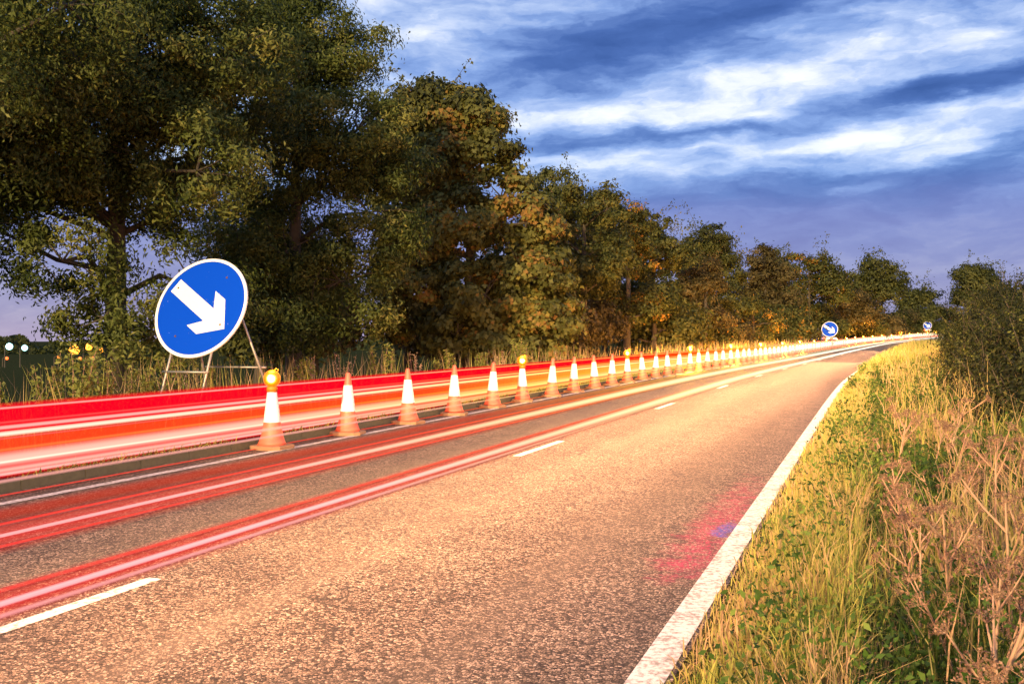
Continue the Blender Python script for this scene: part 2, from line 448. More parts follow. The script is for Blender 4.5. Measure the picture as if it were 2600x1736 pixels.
# kerb: stones with joints
b = MB()
y = -30.0
rng = random.Random(3)
while y < 300:
    L = 0.905
    ang = math.atan2(sh(y + L) - sh(y), L)
    dzz = rng.uniform(-.006, .006)
    pr = [(-8.34, -0.15), (-8.345, 0.095), (-8.36, 0.112), (-8.45, 0.115), (-8.45, -0.15)]
    V = []
    for yy in (y + .006, y + L - .006):
        for (u, z) in pr: V.append((u + sh(yy) + rng.uniform(-.002, .002), yy, z + gz(yy) + dzz))
    b.add(V, [[0, 1, 6, 5], [1, 2, 7, 6], [2, 3, 8, 7], [3, 4, 9, 8], [0, 4, 3, 2, 1], [5, 6, 7, 8, 9]])
    y += L
tag(b.build('kerb', M_KERB), kind='structure')

# ------------------------------------------------------------------ foliage generators
def rand_rot(n, rs, tilt=1.0):
    """random leaf frames: axis (tip direction) and side vector"""
    a = rs.normal(size=(n, 3)); a[:, 2] -= 0.35 * tilt
    a /= np.linalg.norm(a, axis=1)[:, None] + 1e-9
    bb = rs.normal(size=(n, 3)); bb -= (bb * a).sum(1)[:, None] * a
    bb /= np.linalg.norm(bb, axis=1)[:, None] + 1e-9
    return a, bb, np.cross(a, bb)
def leaves(mb, C, size, rs, var, asp=0.5, tilt=1.0, lobed=False, out=None):
    n = len(C)
    if n == 0: return
    a, s, nn = rand_rot(n, rs, tilt)
    if out is not None:          # leaf blades turn their faces outward and up
        nn = out + np.array([0, 0, .35]) + rs.normal(size=(n, 3)) * .45
        nn /= np.linalg.norm(nn, axis=1)[:, None] + 1e-9
        a = a - (a * nn).sum(1)[:, None] * nn
        a /= np.linalg.norm(a, axis=1)[:, None] + 1e-9
        s = np.cross(nn, a)
    L = size * rs.uniform(0.6, 1.25, n)[:, None]; Wd = L * asp
    fold = nn * L * 0.16
    if lobed:      # five point leaf: broad with a notch, reads as a maple leaf
        V = np.stack([C - a*L*.45, C - a*L*.05 + s*Wd*1.05 + fold, C + a*L*.15 + s*Wd*.45, C + a*L*.6, C + a*L*.15 - s*Wd*.45, C - a*L*.05 - s*Wd*1.05 + fold], 1)
        o = np.arange(n)[:, None] * 6
        F = np.concatenate([o + [0, 1, 2, 3], o + [0, 3, 4, 5]])
        mb.add(V.reshape(-1, 3), F, np.repeat(var, 6))
    else:
        V = np.stack([C - a*L*.5, C + s*Wd*.5 + fold, C + a*L*.5, C - s*Wd*.5 + fold], 1)
        F = np.arange(n)[:, None] * 4 + np.array([0, 1, 2, 3])
        mb.add(V.reshape(-1, 3), F, np.repeat(var, 4))
def sphere_pts(n, rs):
    v = rs.normal(size=(n, 3)); return v / np.linalg.norm(v, axis=1)[:, None]

def tree(label, x, y, z0, top, bot, rx, ry, nl, nclump, nleaf, lsize, m, seed, group=None, name='tree', asp=0.5, lobed=False,
         lobes=None, sig=0.3, trunk_r=0.2, lobe_r=(0.28, 0.46), droop=0.0, twigs=True, hollow=0.62, cat='tree', lean=0.0, sprays=0):
    rs = np.random.RandomState(seed)
    root = empty(name, (x, y, z0))
    tag(root, label, cat, group)
    zc = (top + bot) / 2; rz = (top - bot) / 2
    L = []
    if lobes: L += [(np.array(l[:3]), l[3]) for l in lobes]
    i = 0
    while i < nl:
        d = sphere_pts(1, rs)[0]
        if d[2] < -0.75: continue
        r = rs.uniform(*lobe_r)
        kk = rs.uniform(0.45, 0.78)
        wide = 1.0 - 0.25 * max(0, d[2])
        c = np.array([d[0]*rx*kk*wide, d[1]*ry*kk*wide, zc - z0 + d[2]*rz*(1 - r*0.95)])
        L.append((c, r * (rx*ry*rz) ** (1/3.) )); i += 1
    vol = np.array([l[1] ** 2 for l in L]); vol = vol / vol.sum()
    crown = MB(); wood = MB()
    # trunk
    h = zc - z0
    tp = [(0, 0, -0.15), (0.03, 0.02, h * .35), (0.12 + lean*.3, -0.05, h * .75), (0.05 + lean*.6, 0.1, h + rz * .35), (lean, 0, h + rz * .72)]
    wood.tube(tp, [trunk_r * 1.25, trunk_r, trunk_r * .75, trunk_r * .4, trunk_r * .1], 8)
    for (c, r), w in zip(L, vol):
        s0 = Vector(tp[1]).lerp(Vector(tp[3]), min(0.95, max(0.0, (c[2] / max(h, .1) - .45)) ))
        cv = Vector(c)
        mid = s0.lerp(cv, .5) + Vector(rs.normal(size=3) * .18 * r) + Vector((0, 0, .15 * r))
        rr = trunk_r * (.28 + .25 * min(1, r / max(rx, .1)))
        wood.tube([s0, mid, cv], [rr, rr * .7, rr * .35], 6)
        nc = max(4, int(nclump * w))
        dirs = sphere_pts(nc, rs)
        dirs[:, 2] = np.where(dirs[:, 2] < -0.3, dirs[:, 2] * .6, dirs[:, 2])
        rad = r * rs.uniform(hollow, 1.08, nc)[:, None]
        cc = c + dirs * rad * np.array([1, 1, .92])
        # clump tone: lobes and clumps differ a little in species colour and age
        tone = np.clip(rs.normal(.5, .24, nc) + rs.normal(0, .08), 0, 1)
        if twigs:
            for q in rs.choice(nc, max(2, nc // 4), replace=False):
                e = Vector(cc[q]); mm = cv.lerp(e, .5) + Vector(rs.normal(size=3) * .08 * r)
                wood.tube([cv, mm, e], [rr * .33, rr * .22, .006], 4, cap=False)
        ln = max(6, int(nleaf / nclump))
        P = np.repeat(cc, ln, 0) + rs.normal(size=(nc*ln, 3)) * sig * np.array([1, 1, .62]) * rs.uniform(.6, 1.25, nc).repeat(ln)[:, None]
        if droop: P[:, 2] -= np.abs(rs.normal(size=len(P))) * droop
        tv = np.clip(np.repeat(tone, ln) + rs.normal(0, .16, nc*ln), 0, 1)
        kp = P[:, 2] > 0.15
        P = P[kp]; tv = tv[kp]
        ov = P - c
        ov = ov / (np.linalg.norm(ov, axis=1)[:, None] + 1e-9)
        oc = P - np.repeat(cc, ln, 0)[kp]
        oc = oc / (np.linalg.norm(oc, axis=1)[:, None] + 1e-9)
        ov = ov * .6 + oc * .85
        leaves(crown, P, lsize, rs, tv, asp, 1.0 + droop, lobed, ov)
    for _ in range(sprays):          # thin shoots that stand out of the outline
        c, r = L[rs.randint(len(L))]
        d = sphere_pts(1, rs)[0]; d[2] = abs(d[2]) * .9 + .25; d /= np.linalg.norm(d)
        a0 = c + d * r * .85; ln_ = lsize * rs.uniform(3.5, 8.5)
        e0 = a0 + d * ln_ + np.array([0, 0, .12 * ln_]) + rs.normal(size=3) * .1 * ln_
        wood.tube([a0, (a0 + e0) / 2 + rs.normal(size=3) * .03 * ln_, e0], [.012, .009, .004], 4, cap=False)
        tt = rs.uniform(.1, 1.0, 26)[:, None]
        leaves(crown, a0 * (1 - tt) + e0 * tt + rs.normal(size=(26, 3)) * lsize * .55, lsize * .8, rs, np.clip(rs.normal(.6, .2, 26), 0, 1), asp, .6, lobed)
    wood.build('trunk', M_BARK, root, True)
    crown.build('crown', m, root)
    return root

M_ASH = leaf_mat('ash_leaves', [(0, (0.030, 0.045, 0.008)), (0.5, (0.096, 0.115, 0.021)), (0.85, (0.17, 0.18, 0.038)), (1, (0.27, 0.25, 0.06))])
M_MAPLE = leaf_mat('sycamore_leaves', [(0, (0.036, 0.037, 0.008)), (0.45, (0.096, 0.096, 0.019)), (0.8, (0.175, 0.165, 0.037)), (0.95, (0.26, 0.20, 0.036)), (1, (0.28, 0.15, 0.033))])
M_DARK = leaf_mat('dark_leaves', [(0, (0.028, 0.035, 0.008)), (0.5, (0.080, 0.085, 0.018)), (1, (0.15, 0.14, 0.034))])
M_AUT = leaf_mat('autumn_leaves', [(0, (0.034, 0.038, 0.008)), (0.6, (0.092, 0.096, 0.019)), (0.95, (0.15, 0.13, 0.026)), (1, (0.36, 0.17, 0.02))])
M_BROWN = leaf_mat('russet_leaves', [(0, (0.042, 0.033, 0.010)), (0.5, (0.10, 0.078, 0.024)), (1, (0.17, 0.12, 0.04))])
M_HEDGE = leaf_mat('hedge_leaves', [(0, (0.014, 0.018, 0.006)), (0.6, (0.042, 0.052, 0.012)), (0.9, (0.09, 0.10, 0.022)), (1, (0.16, 0.17, 0.03))])

# the near ash trees (crowns droop almost to the ground)
tree('huge olive green ash tree rising out of the frame behind the big blue arrow sign', -14.6, 16.4, 0.05, 10.8, 2.6, 4.0, 3.4, 20, 760, 170000, 0.115, M_ASH, 11, sprays=26,
     sig=0.21, trunk_r=.20, droop=.14, asp=.36, hollow=.62, lobe_r=(.26, .42),
     lobes=[(-2.8, -.8, 4.6, 1.3), (2.6, -.6, 2.4, 1.2), (.9, -2.3, 2.9, 1.1), (-.6, -2.6, 3.6, 1.2), (.1, -2.6, 4.6, 1.1),  (2.8, -1.0, 4.6, 1.4), (.6, -2.2, 5.6, 1.5), (1.6, -1.6, 8.2, 1.5), (-2.0, -1.4, 7.6, 1.5), (1.4, -1.8, 1.9, 1.0), (2.4, -1.8, 1.5, .9), (-1.4, -2.2, 4.4, 1.1), (-.2, -.6, 7, 1.6), (0, 0, 4.6, 1.6)])
tree('tall olive ash tree with rounded right edge, next to the russet sycamore', -14.8, 23.4, 0.0, 11.6, 1.0, 3.5, 3.2, 16, 700, 150000, 0.125, M_ASH, 12, sprays=26,
     sig=0.23, trunk_r=.20, droop=.14, asp=.36, hollow=.60, lobe_r=(.26, .42),
     lobes=[(1.9, -.8, 3.0, 1.3), (2.5, -.4, 4.8, 1.4), (2.4, -.2, 5.9, 1.2), (2.6, -.3, 3.8, 1.2), (2.3, -.6, 6.9, 1.45), (1.7, -.9, 8.9, 1.4), (.5, -.9, 10.3, 1.2), (1.2, -1.5, 1.8, 1.0), (2.6, -.9, 2.0, .8), (-.6, -1.6, 2.6, 1.2), (0, -.4, 6, 1.7), (0, -.2, 3.6, 1.5)])
tree('dark ash crown cut off by the left edge of the frame', -14.4, 11.6, 0.0, 10.0, 3.0, 3.6, 3.2, 18, 520, 85000, 0.10, M_ASH, 13, sig=0.22, trunk_r=.2, droop=.14, asp=.36, hollow=.6)
# the sycamore
tree('big russet sycamore with broad layered leaf clumps down to the verge', -14.2, 34.4, 0.05, 11.2, 0.6, 3.0, 3.0, 7, 640, 110000, 0.165, M_MAPLE, 21, sprays=22, asp=.62, lobed=True,
     sig=0.23, trunk_r=.26, hollow=.7, lobe_r=(.22, .32),
     lobes=[(-2.4, -.5, 9.7, 1.1), (-1.1, -.5, 10.1, 1.15), (.3, -.4, 9.5, 1.2), (1.0, -.4, 8.4, 1.1), (-.6, -.8, 8.0, 1.3), (-2.2, -.7, 7.6, 1.3), (1.5, -.5, 6.6, 1.1), (2.6, -.8, 5.6, 1.2), (0.4, -1.4, 5.4, 1.5), (-1.6, -1.2, 5.2, 1.3), (2.9, -.9, 3.6, 1.35), (1.4, -1.8, 3.0, 1.4), (-1.2, -1.6, 3.2, 1.4), (3.4, -.9, 2.3, 1.2), (3.0, -1.2, 1.2, .9), (.4, -2.0, 1.6, 1.1), (1.8, -2.2, 1.3, .9), (-2.6, -.6, 2.0, 1.0), (-2.8, -.4, 3.6, 1.1)])
tree('dark treetop peeking out between the ash and the russet sycamore', -19.3, 39.8, 0.0, 13.3, 2, 2.8, 2.6, 14, 200, 20000, 0.22, M_DARK, 22, sig=.33, lobe_r=(.3, .42))
# the receding row
row = [
 ('dark green tree with a few sprays above its crown, right behind the russet sycamore', -14.2, 50.0, 11.2, .6, 2.7, 2.6, 16, 260, 30000, .2, M_DARK, 31, {}),
 ('olive tree flecked with orange autumn leaves', -13.4, 56.5, 9.9, .5, 2.7, 2.5, 16, 240, 26000, .21, M_AUT, 32, {}),
 ('dark upright tree between the orange flecked tree and the round topped one', -14.0, 66.5, 10.6, .6, 2.5, 2.4, 14, 190, 19000, .24, M_DARK, 33, {}),
 ('round topped dark tree standing behind the russet bush', -13.2, 87.0, 12.2, .6, 3.2, 3.0, 16, 200, 17000, .30, M_DARK, 34, {}),
 ('domed russet bush in front of the round topped dark tree', -11.3, 71.5, 7.4, .4, 2.1, 2.0, 14, 170, 15000, .22, M_BROWN, 35, {'name': 'bush', 'cat': 'bush', 'hollow': .8}),
 ('low rounded green bush at the foot of the row, left of the small arrow sign', -10.2, 92.0, 5.0, .2, 2.2, 2.0, 10, 90, 8000, .24, M_AUT, 36, {'name': 'bush', 'cat': 'bush', 'hollow': .8}),
 ('spiky topped brown green tree left above the small arrow sign', -11.6, 117, 12.9, .5, 3.5, 3.2, 16, 190, 15000, .36, M_BROWN, 37, {}),
 ('spreading brown tree with pointed twigs directly above the small arrow sign', -8.2, 141, 14.2, .5, 4.4, 3.8, 18, 210, 16000, .42, M_AUT, 38, {}),
 ('brown lower tree above the far row of cones', -4.6, 165, 11.0, .5, 4.6, 4.0, 16, 170, 12000, .45, M_BROWN, 39, {}),
 ('tall bushy tree with an open top at the bend of the road', 0.2, 214, 19.4, 3, 6.4, 5.5, 20, 230, 15000, .6, M_DARK, 40, {'hollow': .7}),
 ('dark tree whose top fills the gap right behind the sprayed dark tree', -18.5, 58.0, 12.2, 1.0, 3.6, 3.0, 16, 200, 20000, .25, M_DARK, 43, {}),
 ('dark tree set back behind the orange flecked tree', -19.0, 73.0, 13.2, 1.0, 4.0, 3.2, 16, 190, 17000, .3, M_DARK, 44, {}),
 ('dark tree set back between the round topped tree and the spiky one', -17.5, 106, 14.2, 1.0, 4.4, 3.4, 16, 180, 14000, .38, M_DARK, 45, {}),
 ('dark tree set back behind the spreading brown tree', -13.0, 160, 16.0, 1.0, 5.4, 4.0, 16, 170, 12000, .48, M_DARK, 46, {}),
 ('low dark tree in the dip before the last tall tree', 11.0, 252, 14.2, 1, 6.5, 5, 14, 150, 9000, .65, M_DARK, 41, {}),
 ('lone tall tree beyond the hedge at the far right', 20.6, 232, 18.6, 4, 6.2, 5.5, 18, 200, 13000, .6, M_DARK, 42, {'hollow': .7}),
]
for (lb, x, y, top, bot, rx, ry, nl, nc, nf, ls, m, seed, kw) in row:
    tree(lb, x, y, gz(y) * .8, top, bot, rx * (1.18 if y < 200 else 1.05), ry, nl, nc, nf, ls, m, seed, sig=ls * 1.15, trunk_r=.2, twigs=(y < 70), sprays=18, **kw)
# undergrowth at the foot of the row (things one can tell apart only as a run of bushes)
rs0 = np.random.RandomState(77)
ug = [(-18.5, 29.5), (-17.6, 26), (-20, 33), (-17, 38.5), (-16.2, 43.5), (-14.6, 41), (-14.8, 53), (-13.2, 70), (-12.8, 65), (-13.6, 96), (-10.5, 112), (-10.6, 134), (-7.5, 158), (-5.4, 176), (-2.4, 190), (6.6, 226), (13, 240), (17, 246), (-13.6, 46), (-12.8, 61), (-12.6, 76), (-12.0, 82), (-10.8, 103), (-9.0, 109), (-8.8, 127), (-6.4, 152), (-1.5, 180), (1.5, 195), (8.5, 232), (4.5, 222)]
ub = None
for i, (x, y) in enumerate(ug):
    hgt = (2.4 + 2.0 * rs0.rand()) * (1 + y / 260)
    tree('dark undergrowth bush filling the foot of the tree row', x, y, gz(y) * .8, hgt + gz(y), .1, 2.6 + y / 120, 2.0, 9, 80, 8000, .2 + y / 700, (M_BROWN, M_DARK, M_AUT)[i % 3], 200 + i,
         group='undergrowth bushes under the tree row', name='bush', cat='bush', sig=.35 + y / 500, twigs=False)
# right hand hedge
hg = [(2.9, 11.5, .9, .8), (2.6, 13.6, 1.1, .9), (3.0, 15.8, 1.7, 1.0), (2.6, 17.5, 1.3, .9), (3.3, 19.5, 2.3, 1.2), (2.7, 21.5, 1.6, 1.0), (3.6, 24, 2.8, 1.3), (2.9, 26, 1.9, 1.0), (3.7, 29, 3.2, 1.4), (3.1, 31.5, 2.1, 1.1), (4.0, 35, 3.5, 1.6), (3.5, 38, 2.4, 1.2), (4.9, 42, 3.6, 1.8), (4.5, 46, 2.6, 1.3), (5.6, 50, 3.7, 2.0), (6.3, 59, 3.9, 2.2), (7.7, 70, 4.2, 2.3), (9.4, 86, 4.5, 2.6), (11.8, 104, 5.0, 2.8), (4.9, 27, 3.9, 1.5), (2.1, 15.2, .75, .6), (2.2, 19.2, .9, .7), (2.3, 23.4, 1.0, .7), (2.5, 28.4, 1.1, .8)]
for i, (x, y, hgt, r) in enumerate(hg):
    tree('dark green hawthorn hedge bush behind the dry verge grass', x, y, .25, hgt + gz(y), .1, r, r * 1.1, 10, 150 if y < 40 else 80, 13000 if y < 40 else 6000, .085 if y < 40 else .16, M_HEDGE, 300 + i,
         group='hedge bushes along the right verge', name='hedge_bush', cat='bush', sig=.27 if y < 40 else .4, twigs=(y < 40), trunk_r=.07, sprays=40, lobe_r=(.2, .36), hollow=.5)

# ------------------------------------------------------------------ grasses
def blades(mb, P, h, w, rs, var, bend=0.35, lean=None):
    n = len(P)
    if n == 0: return
    t = rs.uniform(0, 2*math.pi, n)
    d = np.stack([np.cos(t), np.sin(t), np.zeros(n)], 1)
    s = np.stack([-np.sin(t), np.cos(t), np.zeros(n)], 1)
    t2 = rs.uniform(0, 2*math.pi, n)
    s = np.stack([np.cos(t2), np.sin(t2), np.zeros(n)], 1)
    up = np.array([0, 0, 1.0])
    bd = (np.abs(rs.normal(0, bend, n)) + .05)[:, None]
    hh = h[:, None]; ww = np.asarray(w).reshape(-1, 1) * np.ones((n, 1))
    if lean is not None: d = d + np.array(lean)
    m1 = P + up * hh * .55 + d * hh * bd * .28
    e = P + up * hh * (1 - .35 * bd) + d * hh * bd
    V = np.stack([P - s*ww*.5, P + s*ww*.5, m1 + s*ww*.42, m1 - s*ww*.42, e], 1).reshape(-1, 3)
    o = np.arange(n)[:, None] * 5
    F4 = o + np.array([0, 1, 2, 3]); F3 = o + np.array([3, 2, 4])
    a = np.repeat(var, 5)
    b0 = mb.n
    mb.add(V, F4, a)
    mb.f.append(F3 + b0)
def vz(u):   # ground height of the right verge
    return np.interp(u, [-0.87, -0.4, 0.6, 2.0, 5, 30], [0, .03, .10, .16, .25, .3])
M_GRASS = leaf_mat('verge_grass', [(0, (0.040, 0.075, 0.010)), (0.3, (0.105, 0.165, 0.024)), (0.5, (0.40, 0.39, 0.075)), (0.75, (0.45, 0.31, 0.13)), (1, (0.56, 0.36, 0.20))], .3)
M_FORB = leaf_mat('forb_leaves', [(0, (0.022, 0.05, 0.008)), (0.6, (0.075, 0.145, 0.020)), (1, (0.21, 0.29, 0.05))], .35)
rs = np.random.RandomState(5)
def patch(x, y, s, ph):
    return np.sin(x * s * 1.7 + ph) * np.cos(y * s + ph * 2.1) + .6 * np.sin(x * s * 3.1 - y * s * 2.3 + ph)
g = MB()
def scatter(n, y0, y1, u0, u1, pw=1.6):
    t = rs.uniform(0, 1, n) ** pw
    y = y0 + (y1 - y0) * t
    u = rs.uniform(u0, u1, n)
    return u, y
def place(u, y): return np.stack([u + SH(y), y, vz(u) + GZ(y)], 1)
# fringe beside the edge line
u, y = scatter(22000, 2.0, 50, -0.90, -0.05)
keep = rs.rand(len(u)) < np.clip((u + .95) * 3 + .12, 0, 1)
u, y = u[keep], y[keep]
h = (.06 + .32 * np.clip((u + .92) / .7, 0, 1)) * rs.uniform(.5, 1.5, len(u))
blades(g, place(u, y), h, .006 + y * .0004, rs, np.clip(.58 + .18 * patch(u, y, 1.3, 1) + rs.normal(0, .14, len(u)), 0, 1), .5)
# main verge sward
u, y = scatter(62000, 1.2, 62, -.4, 4.6, 1.9)
dry = np.clip(.28 + .26 * patch(u, y, .8, 0.4) + rs.normal(0, .17, len(u)), 0, 1)
h = rs.uniform(.18, .52, len(u)) * (1 + .5 * (dry > .6)) * np.clip(.75 + .25 * u, .6, 1.15)
h *= np.clip(1 + .45 * patch(u, y, 2.1, 3.0), .45, 1.7)
blades(g, place(u, y), h, .006 + y * .0005, rs, dry, .6)
# tall dry flowering grass
u, y = scatter(3000, 3.5, 40, .2, 2.2, 1.3)
ok = (patch(u, y, .55, 2.2) > .1)
u, y = u[ok], y[ok]
h = rs.uniform(.45, .95, len(u))
blades(g, place(u, y), h, .006 + y * .00042, rs, np.clip(rs.normal(.70, .18, len(u)), 0, 1), .28)
# flattened dead thatch along the road edge and between the tufts
n = 16000
y = 1.8 + 34 * rs.rand(n) ** 1.8; u = -.84 + 2.6 * rs.rand(n) ** 1.3
blades(g, place(u, y), rs.uniform(.05, .26, n) * np.clip((u + .9) * 2.2, .3, 1), .006 + y * .0005, rs, np.clip(rs.normal(.70, .17, n), 0, 1), 1.2)
# coarse taller grass where the road bends away
n = 15000
t = rs.rand(n); y = 30 + 95 * t ** 1.2; u = -.75 + 3.6 * rs.rand(n) ** 1.2
h = rs.uniform(.35, 1.0, n) * np.clip((y - 26) / 22, .35, 1.0) * np.clip(.55 + (u + .75) * .6, .5, 1.1)
blades(g, place(u, y), h, .012 + y * .00045, rs, np.clip(.50 + .2 * patch(u, y, .3, 1.4) + rs.normal(0, .16, n), 0, 1), .35)
grass = g.build('grass', M_GRASS); tag(grass, 'mixed green and straw coloured grass covering the right verge', 'grass', kind='stuff')
# low green weeds between the grass
f = MB()
u, y = scatter(1300, 1.8, 40, -.5, 3.6, 1.6)
ok = patch(u, y, .8, 0.4) < .5
u, y = u[ok], y[ok]
base = place(u, y)
for (p, hh) in zip(base, rs.uniform(.12, .55, len(base))):
    n = int(rs.randint(40, 90))
    tt = rs.rand(n)
    P = p + np.stack([rs.normal(0, .085, n), rs.normal(0, .085, n), .04 + tt * hh], 1)
    leaves(f, P, .034 + .0018 * p[1], rs, np.clip(rs.normal(.5, .28) + rs.normal(0, .14, n), 0, 1), .5, .4)
tag(f.build('weeds', M_FORB), 'low leafy green weeds between the grass of the right verge', 'weeds', kind='stuff')

# dry umbellifers: each plant a thing with stem and seed heads
def make_umbel(seed, H):
    rs = np.random.RandomState(seed)
    root = empty('dry_hogweed', (0, 0, 0))
    st = MB(); hd = MB()
    lean = rs.normal(0, .09, 2)
    P0 = [Vector((0, 0, -.03)), Vector((lean[0]*.4*H, lean[1]*.4*H, H*.35)), Vector((lean[0]*H, lean[1]*H, H*.66)), Vector((lean[0]*1.5*H, lean[1]*1.5*H, H*.92))]
    st.tube(P0, [.0125, .0105, .008, .005], 6, .6)
    tips = [(P0[3], Vector((lean[0], lean[1], 1)))]
    for j in range(rs.randint(4, 7)):
        t = rs.uniform(.35, .85)
        a = P0[1].lerp(P0[3], (t - .35) / .57)
        an = rs.uniform(0, 6.28)
        d = Vector((math.cos(an), math.sin(an), rs.uniform(.7, 1.5))).normalized()
        l = H * rs.uniform(.2, .38)
        mid = a + d * l * .5 + Vector((0, 0, .01)); e = a + d * l + Vector((0, 0, l * .15))
        st.tube([a, mid, e], [.0072, .0056, .004], 5, .55)
        tips.append((e, d))
        if rs.rand() < .55:
            d2 = (d + Vector(rs.normal(size=3) * .5)).normalized(); d2.z = abs(d2.z)
            st.tube([mid, mid + d2 * l * .55], [.0035, .0025], 4, .5); tips.append((mid + d2 * l * .55, d2))
    for (e, d) in tips:
        n = rs.randint(9, 15); rr = rs.uniform(.045, .085)
        d = Vector(d).normalized(); s = d.orthogonal().normalized(); q = d.cross(s)
        for i in range(n):
            an = 2*math.pi*i/n + rs.normal(0, .2); kq = rs.uniform(.35, 1)
            o = (s*math.cos(an) + q*math.sin(an)) * rr * kq + d * rr * (.9 - .35*kq)
            t = e + o
            hd.tube([e, t], [.0016, .0012], 3, .45, cap=False)
            C = np.array(t) + rs.normal(0, .008, (7, 3))
            leaves(hd, C, .016, rs, rs.uniform(.05, .5, 7), .7)
        hd.build('seed_head', M_DRYSTEM, root); hd = MB()
    st.build('stem', M_DRYSTEM, root)
    return root
protos = [make_umbel(400 + i, hh) for i, hh in enumerate((1.0, .85, .72, 1.12, .6))]
rs = np.random.RandomState(9)
spots = []
while len(spots) < 105:
    y = 2.0 + 9.5 * rs.rand() ** 1.4; u = rs.uniform(.12, .75 + .24 * y)
    if u > 3.2 or all((u - a)**2 + (y - b_)**2 > .035 for a, b_ in spots): spots.append((u, y))
for i, (u, y) in enumerate(spots):
    src = protos[i % 5]
    o = src if i < 5 else copy_tree(src)
    o.location = (u, y, float(vz(u)))
    o.rotation_euler = (rs.normal(0, .09), rs.normal(0, .09), rs.uniform(0, 6.28))
    s = rs.uniform(.55, .85)
    o.scale = (s, s, s)
    tag(o, 'dry brown hogweed stalk with withered seed heads in the right verge', 'dry plant', 'dry hogweed stalks in the right verge')

# ------------------------------------------------------------------ left verge plants
g = MB()
rs = np.random.RandomState(15)
def lz(u): return np.interp(u, [-24, -18, -12, -8.46], [-.3, 0, .08, .11])
def placel(u, y): return np.stack([u + SH(y), y, lz(u) + GZ(y)], 1)
n = 36000
y = 4 + 96 * rs.rand(n) ** 1.7; u = -8.5 - 5.5 * rs.rand(n) ** 1.2
h = rs.uniform(.1, .45, n) * np.clip((-8.45 - u) * .9 + .25, .2, 1.3)
blades(g, placel(u, y), h, .008 + y * .0005, rs, np.clip(rs.normal(.42, .2, n), 0, 1), .45)
n = 12000
y = 3 + 60 * rs.rand(n) ** 1.8; u = -8.41 + .065 * rs.rand(n)
ok = patch(u, y, 1.2, .3) + rs.normal(0, .4, n) > -.2
u, y = u[ok], y[ok]
Pk = placel(u, y)
blades(g, Pk, rs.uniform(.05, .19, len(u)), .006 + y * .0004, rs, np.clip(rs.normal(.45, .15, len(u)), 0, 1), .8)
n = 5200
y = 6 + 110 * rs.rand(n) ** 1.3; u = -9.1 - 3.2 * rs.rand(n)
ok = patch(u, y, .35, .7) > -.15
u, y = u[ok], y[ok]
blades(g, placel(u, y), rs.uniform(.65, 1.35, len(u)), .008 + y * .0005, rs, np.clip(rs.normal(.72, .17, len(u)), 0, 1), .14)
tag(g.build('grass', M_GRASS), 'rough grass covering the left verge behind the kerb', 'grass', kind='stuff')
M_MUG = leaf_mat('mugwort_leaves', [(0, (0.06, 0.08, 0.012)), (0.5, (0.17, 0.19, 0.035)), (1, (0.30, 0.30, 0.07))], .3)
def make_weed(seed, H, m, leafy):
    rs = np.random.RandomState(seed)
    root = empty('tall_weed', (0, 0, 0))
    st = MB(); lf = MB()
    for j in range(4 if leafy else 6):
        an = rs.uniform(0, 6.28); h = H * rs.uniform(.7, 1.0); ln = rs.uniform(.05, .25)
        bx, by = rs.normal(0, .05, 2)
        e = Vector((bx + math.cos(an)*ln*h, by + math.sin(an)*ln*h, h)); a = Vector((bx, by, -.03)); mid = a.lerp(e, .5) + Vector((0, 0, .03))
        st.tube([a, mid, e], [.008, .006, .003], 5, .4)
        n = 120 if leafy else 60
        t = rs.uniform(.22, 1.0, n)[:, None]
        P = np.array(a)*(1-t) + np.array(e)*t + rs.normal(0, .05 if leafy else .035, (n, 3)) * (1.25 - t*.7)
        leaves(lf, P, .07 if leafy else .035, rs, np.clip(rs.normal(.5, .2, n) + t[:, 0]*.2, 0, 1), .4, .3)
    st.build('stem', M_DRYSTEM, root)
    lf.build('leaves', m, root)  # on the docks this part is the withered seed heads
    return root
wp = [make_weed(500, 1.0, M_MUG, True), make_weed(501, .85, M_MUG, True), make_weed(502, 1.2, M_MUG, True)]
wspots = [(-9.6, 11.2), (-10.6, 9.7), (-10.4, 11.7), (-9.5, 10.5), (-10.8, 12.9), (-11.0, 13.7), (-9.4, 9.9), (-11.4, 15.2), (-9.6, 22), (-9.8, 24.5), (-10.4, 23.2), (-9.5, 27), (-10.2, 29), (-9.6, 33), (-10.5, 11.0), (-10.1, 10.2), (-9.8, 15.8), (-9.4, 18.3)]
for i, (u, y) in enumerate(wspots):
    o = wp[i % 3] if i < 3 else copy_tree(wp[i % 3])
    o.location = (u + sh(y), y, float(lz(u))); o.rotation_euler = (0, 0, rs.uniform(0, 6.28)); s = rs.uniform(1.0, 1.4); o.scale = (s, s, s)
    tag(o, 'upright leafy green weed on the left verge behind the cones', 'weed', 'leafy weeds on the left verge')
dp = [make_weed(510, 1.1, M_DRYSTEM, False), make_weed(511, .95, M_DRYSTEM, False)]
dspots = [(-10.2, 16.6), (-10.5, 17.2), (-10.0, 17.6), (-10.8, 16.9), (-10.3, 18.3), (-11.2, 14.6), (-9.7, 26), (-9.6, 31), (-10.4, 30), (-10.1, 36), (-9.6, 20.2), (-9.5, 38.5), (-10.2, 42)]
for i, (u, y) in enumerate(dspots):
    o = dp[i % 2] if i < 2 else copy_tree(dp[i % 2])
    o.location = (u + sh(y), y, float(lz(u))); o.rotation_euler = (0, 0, rs.uniform(0, 6.28)); s = rs.uniform(.8, 1.2); o.scale = (s, s, s)
    tag(o, 'withered brown dock plant on the left verge behind the cones', 'dry plant', 'withered docks on the left verge')

